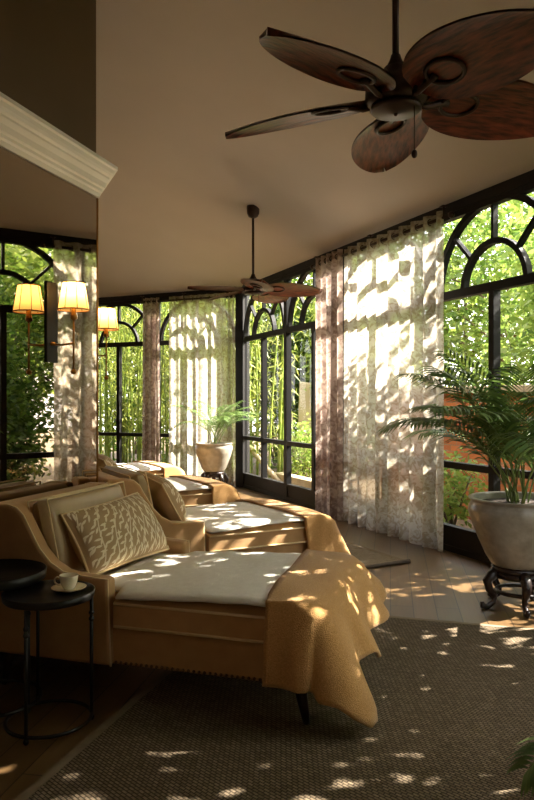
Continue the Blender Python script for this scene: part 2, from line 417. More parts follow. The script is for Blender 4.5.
# ------------------------------------------------------------------ curtains
def rod(label, p, q2, z=2.84):
    d = q2-p; t = thing('curtain_rod', label, 'curtain rod', (p.x,p.y,z), math.atan2(d.y,d.x), 'curtain rods')
    m = MB(); m.tube([(0,0,0),(d.length,0,0)], .014, 10); m.build('rail', M['bronze'], t)
    for x in (0, d.length): m = MB(); m.ball((x,0,0), .028); m.build('finial', M['bronze'], t)
    for f in (.04,.5,.96):
        m = MB(); x = f*d.length; m.tube([(x,0,0),(x,.0,.1)], .009, 8); m.box((x-.025,-.025,.09),(x+.025,.025,.1)); m.build('bracket', M['bronze'], t)
    return t
def curtain(label, mat, p, q2, folds, amp, z1=2.9, z0=.015, seed=1, group=None, flip=0, kind='sheer'):
    rr = random.Random(seed); d = q2-p; w = d.length
    t = thing(kind, label, 'curtain', (p.x,p.y,0), math.atan2(d.y,d.x), group)
    ph = [rr.uniform(-.35,.35) for _ in range(folds*2+2)]; am = [rr.uniform(.75,1.25) for _ in range(folds*2+2)]
    def fn(i, j):
        k = i*folds*2; a = int(min(k, folds*2)); f = k-a
        A = am[a]*(1-f)+am[a+1]*f; P = ph[a]*(1-f)+ph[a+1]*f
        dn = 1-j; top = min(1, j*1.02)
        y = amp*(A*dn+1*(1-dn))*math.sin(PI*k+P*dn) + .012*dn*math.sin(5*k)*math.sin(3*dn)
        x = i*w + .02*dn*math.sin(2.3*k+P*3)
        return (x, y, z0+(z1-z0)*j + .006*math.sin(3*k)*dn)
    m = MB(); m.grid(folds*14, 20, fn); m.build('fabric', mat, t)
    for i in range(folds*2+1):
        if i % 2 == 0 and 0 < i < folds*2 or folds*2 < 8:
            x = i/(folds*2)*w; m = MB()
            m.tube([(x, .026*math.cos(a), z1-.06+.026*math.sin(a)) for a in [2*PI*j/14 for j in range(14)]], .005, 6, True); m.build('eyelet', M['bronze'], t)
    return t
OFF = -.14
rod('dark curtain rod over the large sheer and mauve drape, nearest rod', PA(-.3,OFF), PA(2.2,OFF))
rod('dark curtain rod on the far facet above the pot of bamboo palm', PK(-.0,OFF-.02)+dK*.1, PK(1.75,OFF-.02))
curtain('wide floral sheer curtain glowing with sun beside the mauve drape', M['sheer'], PA(1.47,OFF), PA(-.2,OFF), 9, .035, seed=3, kind='sheer_curtain')
curtain('mauve patterned heavy drape gathered left of the sunlit sheer', M['drape'], PA(2.12,OFF), PA(1.5,OFF), 5, .05, z1=2.91, seed=5, kind='drape')
curtain('narrow patterned drape hanging between the two far windows', M['drape'], PK(1.68,OFF), PK(1.38,OFF), 3, .045, seed=8, kind='drape')
curtain('wide pale sheer curtain behind the far potted palm', M['sheer'], PK(1.2,OFF), PK(.2,OFF), 7, .016, seed=9, kind='sheer_curtain')
curtain('narrow pale sheer bunched at the far corner post beside the iron doors', M['sheer'], PK(.19,OFF), PK(.06,OFF), 2, .04, seed=12, kind='sheer_curtain')

# ------------------------------------------------------------------ fans
def fan(label, x, y, zh, ztop, phi0, pitch=-16, tilt_dir=None):
    t = thing('ceiling_fan', label, 'ceiling fan', (x,y,zh), 0, 'leaf blade ceiling fans')
    m = MB(); m.lathe([(.012,.12),(.045,.12),(.055,.09),(.1,.07),(.118,.035),(.12,-.005),(.108,-.022),(.09,-.03)], 28); m.build('motor_housing', M['bronze'], t)
    m = MB(); m.lathe([(.02,-.028),(.097,-.03),(.1,-.042),(.09,-.052),(.0001,-.058)], 28); m.ball((0,0,-.06),.008); m.build('bottom_cap', M['bronze'], t)
    h = ztop-zh
    m = MB(); m.tube([(0,0,.1),(0,0,h-.06)], .0135, 12); m.build('downrod', M['bronze'], t)
    m = MB(); m.lathe([(.03,.1),(.034,.13),(.024,.15),(.018,.17)], 18); m.build('rod_collar', M['bronze'], t)
    m = MB(); m.lathe([(.02,h-.1),(.05,h-.085),(.066,h-.05),(.07,h-.0),(.07,h+.03)], 22); m.build('canopy', M['bronze'], t)
    for i in range(5):
        ph = math.radians(phi0+72*i)
        B = Matrix.Rotation(ph,4,'Z')
        e = bpy.data.objects.new('blade', None)
        Lb, r0 = .63, .115
        m = MB(); Pm = Matrix.Rotation(math.radians(pitch),4,'X')
        NU, NV = 26, 10
        def wd(a): return .184*(math.sin(PI*min(1,a**.85))**.5)*(1-.08*a) if 0<a<1 else .004
        def surf(side):
            def fn(a, b):
                bb = (b-.5)*2; hw = wd(a)
                q = Pm @ Vector((0, bb*hw, -.02*bb*bb))
                return (r0+Lb*a, q.y, q.z+side*.004+.012-.03*a*a)
            return fn
        m.grid(NU, NV, surf(1)); m.grid(NU, NV, surf(-1))
        bl = m.build('blade', M['blade'], t, solid=.0); bl.matrix_local = B
        m = MB(); m.tube([(.07,0,-.012),(.13,0,-.02),(.19,.0,.0),(.22,0,.004)], [.014,.012,.014,.016], 8)
        m.tube([(.19+.075*(1-math.cos(a)), .06*math.sin(a), (Pm@Vector((0,.06*math.sin(a),0))).z-.001) for a in [2*PI*k/20 for k in range(20)]], .009, 6, True)
        m.build('blade_iron', M['bronze'], bl)
    m = MB(); m.tube([(.06,-.06,-.02),(.06,-.06,-.22)], .0018, 5); m.ball((.06,-.06,-.235), .012, sq=1.4); m.build('pull_chain', M['bronze'], t)
    return t
fan('large dark ceiling fan with woven leaf blades, nearest the camera', .5, 2.72, 2.47, ceil_z(V2(.5,2.72))-.02, 156)
fan('smaller looking far ceiling fan hanging near the far iron windows', -.15, 7.56, 2.49, ceil_z(V2(-.15,7.56))-.02, -10)

# ------------------------------------------------------------------ sconces
def sconce(label, base, n_, along, reach):
    # local x = along the wall, y = out of the wall
    t = thing('wall_sconce', label, 'wall lamp', (base.x,base.y,0), math.atan2(n_.y,n_.x)-PI/2, 'brass shaded wall sconces')
    m = MB(); m.box((-.05,.002,1.5),(.05,.022,1.93)); m.build('backplate', M['iron'], t, bevel=.004)
    m = MB(); m.tube([(0,.02,1.60),(0,reach*.5,1.592),(0,reach,1.60)], .006, 8); m.lathe([(.02,0),(.022,.01),(.012,.02)],16,(0,.024,1.59)); m.build('arm', M['brass'], t)
    m = MB(); m.tube([(0,reach,1.46),(0,reach,1.74)], .005, 8); m.ball((0,reach,1.45), .015); m.lathe([(.006,1.72),(.02,1.73),(.017,1.75),(.013,1.76),(.013,1.80)],14,(0,reach,0)); m.build('stem', M['brass'], t)
    s = MB(); N = 48
    rb, rt, zb, zt = .083, .058, 1.772, 1.918
    def fn(a, b):
        q = 2*PI*a; sc_ = 1-.035*abs(math.sin(q*4)); r = (rb+(rt-rb)*b)*sc_; return (r*math.cos(q), reach+r*math.sin(q), zb+(zt-zb)*b+ (.006*abs(math.sin(q*4)) if b<.01 else 0))
    s.grid(N, 4, fn); sh = s.build('lamp_shade', M['shade'], t)
    s = MB()
    for r, z in ((rb*.985,zb+.004),(rt*.985,zt)): s.tube([(r*math.cos(a),reach+r*math.sin(a),z) for a in [2*PI*k/32 for k in range(32)]], .0035, 5, True)
    for k in range(8):
        a = 2*PI*k/8; s.tube([(rb*math.cos(a),reach+rb*math.sin(a),zb),(rt*math.cos(a),reach+rt*math.sin(a),zt)], .0022, 5)
    s.build('shade_trim', M['shadetrim'], sh)
    s = MB(); s.ball((0,reach,1.84), .018, sq=1.5); s.build('bulb', M['bulb'], t)
    l = bpy.data.lights.new('bulb_light','POINT'); l.energy = 3.6; l.color = (1,.7,.38); l.shadow_soft_size = .02
    lo = bpy.data.objects.new('bulb_light', l); COL.objects.link(lo); lo.parent = t; lo.location = (0,reach,1.885)
    return t
sconce('brass sconce with lit cream shade on the mirror, left of its right edge', PM(.553), nM, dM, .15)
sconce('brass sconce with lit cream shade beyond the mirror edge in front of far window', PW(.5), oA, dA, .285)

# ------------------------------------------------------------------ chaise longue
def sm(x): x = max(0,min(1,x)); return x*x*(3-2*x)
def zs(u, v):
    c = .462 + .042*sm((u-.4)/1.1)
    b = min(1, abs((v-.41)/.45))
    return c - (.012*b**4)
arm_out = [(.17,.165),(.83,.165),(.815,.535),(.70,.54),(.60,.552),(.535,.588),(.48,.645),(.43,.728),(.395,.79),(.36,.82),(.31,.832),(.19,.832)]
def make_chaise():
    t = thing('chaise_longue', '', 'chaise longue')
    m = MB(); m.box((.2,-.003,.165),(1.72,.823,.33)); m.build('base', M['velvet'], t, bevel=.012)
    for y0, y1, ys in ((-.035,.042,-.034),(.778,.855,.854)):
        m = MB(); m.prism(arm_out, y0, y1); a = m.build('arm', M['velvet'], t, smooth=True, bevel=.018, fix=True)
        m = MB(); yy = ys + (.009 if ys < 0 else -.009)
        m.tube([(x-.004,yy,z-.002) for x, z in arm_out[1:-1]], .0045, 6); m.build('piping', M['piping'], a)
    m = MB(); m.prism([(.175,.17),(.36,.17),(.37,.45),(.35,.78),(.33,.815),(.29,.83),(.2,.83),(.175,.80)], .03, .79); m.build('backrest', M['velvet'], t, bevel=.02, fix=True)
    # T-shaped seat cushion
    m = MB()
    us = [.385,.39,.41,.45]+[.45+.045*i for i in range(1,9)]+[.822,.842,.86]+[.86+.0435*i for i in range(1,20)]+[1.7,1.72,1.735,1.74]
    NV = 24; rows = []
    for u in us:
        lo, hi = (.05,.77) if u < .835 else (-.034,.854)
        e = .012 if u in (us[0], us[-1]) else 0
        ring = []
        for j in range(NV+1):
            b = j/NV; bb = abs(2*b-1); v = lo+(hi-lo)*b
            d = min(u-.385, 1.74-u, .06)/.06
            edge = (1-bb**9)*(.25+.75*max(0,min(1,d))**.5)
            ring.append((u, v, .437+(zs(u,v)-.437)*edge))
        for j in range(NV,-1,-1):
            b = j/NV; ring.append((u, lo+(hi-lo)*b, .336))
        rows.append(ring)
    K = len(rows[0]); vs = [p for r in rows for p in r]
    fs = [(i*K+j,(i+1)*K+j,(i+1)*K+(j+1)%K,i*K+(j+1)%K) for i in range(len(rows)-1) for j in range(K)]
    fs += [tuple(range(K)), tuple(range(len(vs)-1,len(vs)-K-1,-1))]
    m.add(vs, fs); c = m.build('seat_cushion', M['velvet'], t, fix=True, bevel=.01)
    m = MB()
    for z in (.437,.340): m.tube([(.848,.05,z),(.848,-.037,z),(1.735,-.037,z),(1.745,-.015,z),(1.745,.835,z),(1.735,.857,z),(.848,.857,z),(.848,.77,z)], .0062, 6)
    m.build('piping', M['piping'], c)
    m = MB()
    pts_ = [(u,-.005) for u in [.84+.024*i for i in range(37)]]+[(1.721,v) for v in [-.02+.024*i for i in range(37)]]+[(u,.825) for u in [.84+.024*i for i in range(37)]]
    for u, v in pts_: m.ball((u,v,.176), .0075, seg=6)
    o = m.build('nailhead_trim', M['nail'], t); o['kind'] = 'stuff'; o['label'] = 'row of small metal nailheads along the base'
    for u, v, du, dv in ((1.63,.06,.045,-.035),(1.63,.76,.045,.035),(.27,.06,-.02,-.03),(.27,.76,-.02,.03)):
        m = MB(); m.tube([(u,v,.175),(u+du*.4,v+dv*.4,.11),(u+du,v+dv,.0)], [.03,.024,.013], 10); m.build('leg', M['darkwood'], t)
    return t

def place(o, O, rz): o.location = (O.x,O.y,0); o.rotation_euler = (0,0,rz)
A1 = math.atan2(nM.y, nM.x); O1 = P0
A2 = math.radians(28); O2 = V2(-1.126,4.049); ST = V2(-.76,1.715)
spots = [(O1,A1),(O2,A2),(O2+ST,A2),(O2+ST*2+V2(.06,0),A2)]

def pillow_mb(TL, TR, BR, BL, th, leaves=False, nu=22, nv=18, pin=.05, ex=.45):
    TL, TR, BR, BL = map(Vector, (TL,TR,BR,BL))
    nrm = ((TR-TL).cross(BL-TL)).normalized()
    if nrm.x < 0: nrm = -nrm
    def P(a, b, s):
        a2 = a + pin*math.sin(2*PI*a)*.0; ca = 1-abs(2*a-1)**2.4; cb = 1-abs(2*b-1)**2.4
        q = (TL*(1-a)+TR*a)*(1-b)+(BL*(1-a)+BR*a)*b
        cen = (TL+TR+BL+BR)/4
        pull = pin*(abs(2*a-1)**4*(1-abs(2*b-1)**2)+abs(2*b-1)**4*(1-abs(2*a-1)**2))
        q = q.lerp(cen, pull)
        return q + nrm*s*th*.5*(max(0,ca*cb))**ex
    m = MB(); m.grid(nu, nv, lambda a,b: P(a,b,1)); m.grid(nu, nv, lambda a,b: P(a,1-b,-1))
    if leaves:
        rr = random.Random(11); asp = (TR-TL).length/(BL-TL).length
        def leaf(ca, cb, ang, ln, wd):
            pts = []
            for k, hw in ((0,0),(.3,.8),(.55,1),(.8,.6),(1,0)):
                pts.append((k*ln, hw*wd))
            outl = [(x,w) for x,w in pts]+[(x,-w) for x,w in pts[-2:0:-1]]
            vs = []
            if not (.0<ca<1 and .0<cb<1): return
            for x, w in outl:
                dx = x*math.cos(ang)-w*math.sin(ang); dy = x*math.sin(ang)+w*math.cos(ang)
                a = min(.985,max(.015,ca+dx/asp)); b = min(.985,max(.015,cb+dy))
                vs.append(P(a,b,1)+nrm*.004)
            n_ = len(vs); m.add(vs, [(0,1,n_-1)]+[(i,i+1,n_-i-1,n_-i) for i in range(1,n_//2-1)]+[(n_//2-1,n_//2,n_//2+1)], 1)
        row = 0; y = -.02
        while y < 1.05:
            x = -.05 + (row % 2)*.045
            while x < asp+.05:
                fl = -1.05 + .55*math.sin(2.6*x+1.3*y) + (.42 if (row+int(x/.105)) % 2 else -.34) + rr.uniform(-.18,.18)
                leaf(min(.999,max(.001,x/asp+rr.uniform(-.01,.01))), min(.999,max(.001,y+rr.uniform(-.015,.015))), fl, .142+rr.uniform(-.02,.02), .0185)
                x += .105
            y += .096; row += 1
        for st in range(7):
            x0 = -.2+st*.33
            for k in range(14):
                q = [((x0+.42*f+.06*math.sin(6*f+st))/asp, 1-f) for f in (k/14,(k+1)/14)]
                if all(.02<c<.98 and .02<d<.98 for c, d in q):
                    w = .005; m.add([P(q[0][0]-w,q[0][1],1)+nrm*.003,P(q[0][0]+w,q[0][1],1)+nrm*.003,P(q[1][0]+w,q[1][1],1)+nrm*.003,P(q[1][0]-w,q[1][1],1)+nrm*.003],[(0,1,2,3)],1)
    edge = [P(i/20,0,0) for i in range(20)]+[P(1,i/14,0) for i in range(14)]+[P(1-i/20,1,0) for i in range(20)]+[P(0,1-i/14,0) for i in range(14)]
    return m, edge

def make_pillow():
    t = thing('throw_pillow', '', 'pillow')
    m, e = pillow_mb((.50,.10,.775),(.55,.75,.795),(.755,.71,.512),(.65,.10,.502), .2, True); m.build('cover', [M['pillow'],M['leafprint']], t)
    p = MB(); p.tube(e, .006, 6, True); p.build('piping', M['piping'], t); return t
def make_back_cushion():
    t = thing('back_cushion', '', 'cushion')
    m, e = pillow_mb((.405,.055,.842),(.405,.765,.842),(.485,.765,.47),(.485,.055,.47), .17, False, nu=40, nv=30, pin=.004, ex=.22); m.build('cover', M['satin'], t)
    p = MB()
    for dx, dz in ((.052,.008),(-.05,-.008)): p.tube([(q.x+dx, q.y, q.z+dz) for q in e], .0048, 6, True)
    p.build('piping', M['piping'], t); return t

def make_towel():
    m = MB(); nu, nv = 40, 24
    def fn(a, b):
        u = .655+(1.56-.655)*a; v = -.044+(.908)*b
        if u < .85: v = .056+(.708)*b
        z = zs(u, v)+.007
        e = max(0, abs(2*b-1)-.93)/.07
        return (u, v, z - .012*e*e + .0015*math.sin(31*a+7*b))
    m.grid(nu, nv, fn); return m.build('bath_towel', M['towel'], solid=.009)

def make_throw(seed, ext=0.0, flare=1.0):
    rr = random.Random(seed)
    uF = 1.775+ext*.3; vN, vF = -.062, .882; rc = .09
    u0n, u0f = 1.53, 1.46
    per = []
    N1 = 10
    for i in range(N1): per.append((u0n+(uF-rc-u0n)*i/N1, vN, 0,-1))
    for i in range(9):
        a = -PI/2+PI/2*i/8; per.append((uF-rc+rc*math.cos(a), vN+rc+rc*math.sin(a), math.cos(a), math.sin(a)))
    for i in range(1,24): per.append((uF, vN+rc+(vF-vN-2*rc)*i/24, 1, 0))
    for i in range(9):
        a = PI/2*i/8; per.append((uF-rc+rc*math.cos(a), vF-rc+rc*math.sin(a), math.cos(a), math.sin(a)))
    for i in range(1,N1+1): per.append((uF-rc-(uF-rc-u0f)*i/N1, vF, 0, 1))
    n = len(per); m = MB()
    # key bottom heights / flares by perimeter index fraction
    keys = [(0,.185,.0),(.15,.185,.015),(.2,.19,.03),(.24,.15,.05),(.29,.055,.13),(.33,.10,.12),(.37,.21,.075),(.42,.235,.12),(.46,.19,.10),(.52,.25,.07),(.6,.26,.10),(.68,.28,.08),(.75,.30,.13),(.80,.36,.15),(.86,.30,.06),(1,.28,.02)]
    def key(q):
        for a, b in zip(keys, keys[1:]):
            if q <= b[0]:
                f = sm((q-a[0])/(b[0]-a[0])); return a[1]*(1-f)+b[1]*f, a[2]*(1-f)+b[2]*f
        return keys[-1][1:]
    TR_, SK = 8, 14; vs = []
    for i, (u, v, nx, ny) in enumerate(per):
        q = i/(n-1); zb, fl = key(q); fl = fl*flare+ext*.6*nx
        iu = u0n+(u0f-u0n)*q; iv = vN+(vF-vN)*sm(q)
        if i < N1: iv = vN + .02*i/N1; iu = u0n - .0
        for k in range(TR_+1):
            f = k/TR_; pu, pv = iu+(u-iu)*f, iv+(v-iv)*f
            ed = max(0, f-.8)/.2
            z = zs(min(pu,1.7), pv)+.02-.022*ed*ed - .03*max(0,(pu-1.6)/.18)**2 + .004*math.sin(20*pu+13*pv)
            vs.append((pu, pv, z))
        zt = vs[-1][2]
        for k in range(1, SK+1):
            f = k/SK; z = zt+(zb-zt)*f
            off = .02*math.sin(PI*min(1,f*1.4)/2)+fl*f**1.25 + .028*f*math.sin(i*.62+seed)*(1 if nx > .3 else .3)
            sl = .03*f*math.sin(i*.35+seed*2)
            vs.append((u+nx*off+ (sl if abs(ny) > .7 else 0), v+ny*off+(sl if nx > .7 else 0), max(.025,z)))
    K = TR_+1+SK
    m.add(vs, [(i*K+j,(i+1)*K+j,(i+1)*K+j+1,i*K+j+1) for i in range(n-1) for j in range(K-1)])
    return m.build('wool_throw', M['wool'], solid=.014, fix=False)

chl = ['caramel chaise longue with low swooping arms, nearest, beside the black tables',
       'caramel chaise longue second from the camera, its seat striped by sunlight',
       'caramel chaise longue third from the camera, in front of the far windows',
       'caramel chaise longue farthest from the camera, by the far bamboo window']
pll = ['tan pillow with pale leaf print in the foreground chaise, shown almost face on',
       'leaf print pillow on the second chaise, seen nearly edge on',
       'leaf print pillow on the third chaise from the camera',
       'leaf print pillow on the farthest chaise']
bcl = ['plain taupe back cushion behind the leaf print pillow of the nearest chaise',
       'plain back cushion leaning on the second chaise beside the mirror edge',
       'plain back cushion on the third chaise from the camera',
       'plain back cushion on the farthest chaise']
twl = ['white towel spread over the seat of the nearest chaise', 'white towel on the second chaise with bright sun stripes',
       'white towel on the third chaise from the camera', 'white towel on the farthest chaise']
thl = ['camel wool throw hanging to the rug over the foot of the nearest chaise', 'camel wool throw rounded over the foot of the second chaise, near the mauve drape',
       'camel wool throw on the foot of the third chaise, before the iron doors', 'camel wool throw on the foot of the farthest chaise, below the far sheer']
protos = [(make_chaise(), chl, 'chaise longue', 'chaise longues in a row'), (make_pillow(), pll, 'pillow', 'leaf print pillows'),
          (make_back_cushion(), bcl, 'cushion', 'plain back cushions'), (make_towel(), twl, 'towel', 'white seat towels')]
for pr, lb, cat, grp in protos:
    for i, (O, a) in enumerate(spots):
        o = pr if i == 0 else copy_tree(pr)
        tag(o, lb[i], cat, grp)
        if cat == 'pillow' and i: O = O + V2(math.cos(a),math.sin(a))*.06 - V2(-math.sin(a),math.cos(a))*.05
        place(o, O, a)
for i, (O, a) in enumerate(spots):
    o = make_throw(3+i, 0 if i == 0 else .12, 1.0 if i == 0 else .7); tag(o, thl[i], 'throw', 'camel wool throws'); place(o, O, a)

# ------------------------------------------------------------------ side tables, cup
def side_table(label, x, y, zt, r, rot, rim, legr, zr=.028):
    t = thing('side_table', label, 'side table', (x,y,0), rot, 'black round side tables')
    m = MB(); m.lathe([(.001,zt-.016),(r-.004,zt-.016),(r,zt-.012),(r+.004,zt+rim),(r-.002,zt+rim+.002),(r-.008,zt+.002),(.001,zt)], 48); m.build('table_top', M['blackmetal'], t)
    m = MB(); m.tube([(legr*math.cos(a),legr*math.sin(a),zr) for a in [2*PI*k/40 for k in range(40)]], .0075, 8, True); m.build('foot_ring', M['blackmetal'], t)
    for k in range(3):
        a = 2*PI*k/3; c, s_ = math.cos(a), math.sin(a)
        m = MB(); m.tube([(legr*c,legr*s_,.0),(legr*c,legr*s_,zt-.014)], .0075, 8)
        for z in (.0,.40,.425): m.ball((legr*c,legr*s_,z+.011), .0115, seg=10)
        m.build('leg', M['blackmetal'], t)
    return t
side_table('low black round side table holding the cup, beside the nearest chaise', -.872, 2.80, .524, .176, .3, .012, .165)
side_table('taller black round tray table cut by the left edge of the photo', -1.13, 2.90, .572, .205, .7, .022, .185, .065)
cx, cy, tz = -.805, 2.845, .5245
t = thing('saucer', 'cream saucer under the teacup on the low black table', 'saucer', (cx,cy,tz))
m = MB(); m.lathe([(.001,.002),(.03,.002),(.032,.0),(.035,.003),(.062,.012),(.07,.016),(.0695,.0175),(.06,.0145),(.035,.0065),(.001,.006)], 40); m.build('dish', M['china'], t)
m = MB(); m.tube([(.0697*math.cos(a),.0697*math.sin(a),.0168) for a in [2*PI*k/40 for k in range(40)]], .0006, 5, True); m.build('gold_rim', M['gold'], t)
t = thing('teacup', 'cream china teacup with gold rim on its saucer', 'cup', (cx,cy,tz+.0068))
m = MB(); m.lathe([(.001,.0),(.019,.0),(.021,.004),(.025,.01),(.032,.024),(.036,.042),(.0385,.058),(.0375,.0585),(.035,.042),(.031,.024),(.022,.01),(.001,.006)], 40); m.build('cup_body', M['china'], t)
m = MB(); m.tube([(.038*math.cos(a),.038*math.sin(a),.0584) for a in [2*PI*k/40 for k in range(40)]], .0006, 5, True); m.build('gold_rim', M['gold'], t)
m = MB(); m.tube([(-.034,-.004,.048),(-.046,-.008,.052),(-.055,-.011,.044),(-.054,-.011,.03),(-.043,-.007,.02),(-.03,-.003,.019)], .0034, 8); m.build('handle', M['china'], t)

# ------------------------------------------------------------------ rugs
M['rug_pale'] = rug_mat('pale_woven_sisal', lin(164,148,124), lin(138,122,98))
def rug(name, label, O, rz, u0, u1, v0, v1, edge, field, h=.012):
    t = thing(name, label, 'rug', (O.x,O.y,0), rz, 'woven rugs')
    m = MB(); b = .035
    m.box((u0+b,v0+b,.001),(u1-b,v1-b,h)); m.build('woven_field', field, t, smooth=False)
    m = MB(); z = h+.002
    for a, c in (((u0,v0),(u1,v0+b)),((u0,v1-b),(u1,v1)),((u0,v0+b),(u0+b,v1-b)),((u1-b,v0+b),(u1,v1-b))): m.box((a[0],a[1],.001),(c[0],c[1],z))
    m.build('border', M['binding_pale'], t, smooth=False)
    if edge is not M['binding_pale']:
        m = MB(); m.tube([(u0-.005,v0-.006,.012),(u1*.6+u0*.4,v0-.008,.012),(u1,v0-.006,.016)], [.011,.012,.016], 8); o = m.build('rolled_edge', edge, t); o['label'] = 'dark rolled edge of the rug'
rug('floor_rug', 'large woven taupe rug filling the foreground floor', P0, A1, .9, 2.9, -2.9, 1.52, M['binding_pale'], M['rug'])
rug('floor_rug', 'lighter woven rug with dark edge under the far chaises, corner showing by the sheer', O2, A2, 1.0, 2.72, .3, 4.6, M['binding'], M['rug_pale'])

# ------------------------------------------------------------------ plants
def frond(mb_st, mb_lf, base, az, length, elev, droop, nl, ll, rr, wd=.011):
    p = Vector(base); e = elev; path = []; n = 16; st = length/n
    for i in range(n+1):
        path.append(p.copy()); d = Vector((math.cos(az)*math.cos(e), math.sin(az)*math.cos(e), math.sin(e)))
        p = p + d*st; e -= droop/n*(1+1.2*i/n)
    mb_st.tube(path, [.0065*(1-.75*i/n) for i in range(n+1)], 5)
    for k in range(nl):
        f = .32+.68*k/(nl-1); x = f*n; i = min(int(x), n-1); q = path[i].lerp(path[i+1], x-i)
        tg = (path[i+1]-path[i]).normalized(); side = tg.cross(Vector((0,0,1)))
        if side.length < .1: side = Vector((math.sin(az),-math.cos(az),0))
        side.normalize(); up = side.cross(tg)
        L = ll*(.55+.9*math.sin(PI*(.12+.8*(f-.32)/.68)))*rr.uniform(.85,1.1)
        for s in (-1,1):
            dr = (tg*.75+side*s*.85+up*.22).normalized(); w = tg.cross(up)*s
            cr = dr.cross(up).normalized()*wd*rr.uniform(.8,1.2)
            a, b_, c_ = q, q+dr*L*.4+Vector((0,0,.02*L)), q+dr*L*.75-Vector((0,0,.14*L)); e_ = q+dr*L-Vector((0,0,.36*L))
            mb_lf.add([a, b_-cr, b_+cr, c_-cr*.8, c_+cr*.8, e_], [(0,1,2),(1,3,4,2),(3,5,4)])
def pot_mb(rs, h):
    m = MB(); pr = [(.001,0),(.52,0),(.56,.03),(.66,.15),(.80,.38),(.93,.62),(1.0,.80),(.985,.88),(.93,.935),(.95,.96),(.99,.985),(.985,1.0),(.9,1.0),(.87,.97),(.86,.90),(.001,.89)]
    m.lathe([(r*rs, z*h) for r, z in pr], 48); return m
def stand(label, x, y, r, h, rot, n=5):
    t = thing('plant_stand', label, 'plant stand', (x,y,0), rot, 'carved dark plant stands')
    m = MB(); m.lathe([(.001,h-.035),(r*.62,h-.035),(r*.68,h-.028),(r*.68,h-.006),(r*.62,h),(.001,h)], 36); m.build('top', M['ebony'], t)
    m = MB(); m.lathe([(r*.62,h-.07),(r*.66,h-.07),(r*.64,h-.03),(r*.60,h-.03),(r*.62,h-.07)], 36); m.build('apron', M['ebony'], t)
    m = MB(); m.tube([(r*.55*math.cos(a),r*.55*math.sin(a),h*.38) for a in [2*PI*k/36 for k in range(36)]], .013, 8, True); m.build('stretcher_ring', M['ebony'], t)
    for k in range(n):
        a = 2*PI*k/n; prof = [(.60,h-.03,.03),(.74,h-.06,.034),(.86,h*.66,.03),(.80,h*.45,.024),(.66,h*.30,.019),(.68,h*.16,.017),(.86,h*.05,.02),(.98,.022,.019),(1.0,.045,.012)]
        m = MB(); m.tube([(r*q*math.cos(a), r*q*math.sin(a), z) for q, z, w in prof], [w for q,z,w in prof], 10); m.ball((r*.9*math.cos(a),r*.9*math.sin(a),.012), .0125)
        m.build('leg', M['ebony'], t)
    return t
def potted(label, x, y, z, rs, h, fr, seed, ll=.22, nl=26, wd=.011):
    rr = random.Random(seed)
    t = thing('potted_palm', label, 'potted plant', (x,y,z), 0, 'potted palms')
    pot_mb(rs, h).build('pot', M['glaze'], t)
    m = MB(); m.lathe([(rs*.858,h*.90),(rs*.5,h*.925),(.001,h*.93)], 30); m.build('soil', M['soil'], t)
    a, b = MB(), MB()
    for az, L, el, dr in fr:
        q = rr.uniform(0,2*PI); rad = rs*.25*rr.random()
        frond(a, b, (rad*math.cos(q), rad*math.sin(q), h*.9), math.radians(az), L, math.radians(el), dr, nl, ll, rr, wd)
    a.build('stems', M['stemgreen'], t); b.build('foliage', M['leaf_palm'], t); return t
px, py = 1.584, 4.40
stand('carved dark wood stand under the large palm pot at right', px, py, .25, .265, math.radians(262))
rr = random.Random(4)
fr = [(175,1.0,68,1.0),(198,.95,64,.8),(160,.9,78,.9),(215,1.0,72,.9),(240,.95,78,.8),(185,1.05,82,.8),(90,.9,78,.9),(20,.7,79,.7),(330,.7,78,.7),(300,.75,77,.8),(275,.85,82,.8),(60,.75,77,.8),(260,.95,64,1.0),(350,.7,81,.6),(140,.8,66,.9),(10,.6,79,.6),(190,1.05,86,.6),(250,1.0,84,.7),(210,1.05,80,.7),(150,1.0,84,.7),(230,.95,68,.8),]
potted('big kentia palm in round grey pot on carved stand before the right window', px, py, .267, .31, .42, fr, 3, .25, 24, .009)
qx, qy = -.727, 9.6
stand('small dark stand under the far palm pot before the pale sheer', qx, qy, .21, .32, .4)
fr = [(i*31+R.uniform(-10,10), R.uniform(.65,1.0), R.uniform(62,86), R.uniform(.7,1.3)) for i in range(15)]
potted('bushy palm in pale round pot in front of the far sheer curtain', qx, qy, .322, .26, .39, fr, 6, .15, 20, .0065)
fr = [(182,.37,30,.9),(150,.32,55,1.1),(230,.32,62,1.1),(260,.35,60,1.2),(100,.35,66,1.1),(310,.3,72,.9),(30,.3,76,.8)]
potted('low palm whose leaf tips enter the photo at the lower right edge', 1.12, 2.04, .014, .19, .26, fr, 9, .1, 16, .010)

# ------------------------------------------------------------------ garden
def leaves(mb_, c, rad, n, size, rr, shell=.35, cond=None):
    k = 0
    while k < n:
        v = Vector((rr.gauss(0,1),rr.gauss(0,1),rr.gauss(0,1)))
        if v.length < 1e-3: continue
        v.normalize(); q = shell+(1-shell)*rr.random()**.6
        lump = 1+.22*math.sin(3.1*v.x+2*v.y+c[0]*3)*math.cos(2.7*v.z+c[1])+.12*math.sin(7*v.y+5*v.z)
        p = Vector((c[0]+v.x*rad[0]*q*lump, c[1]+v.y*rad[1]*q*lump, c[2]+v.z*rad[2]*q*lump))
        k += 1
        if p.z < .02 or (cond and not cond(p)): continue
        a = Vector((rr.gauss(0,1),rr.gauss(0,1),rr.gauss(0,.6)-.3)).normalized()
        b = a.cross(Vector((rr.gauss(0,1),rr.gauss(0,1),rr.gauss(0,1)))).normalized()
        s = size*rr.uniform(.6,1.25); w = b*s*.24
        mb_.add([p, p+a*s*.5+w, p+a*s, p+a*s*.5-w], [(0,1,2,3)])
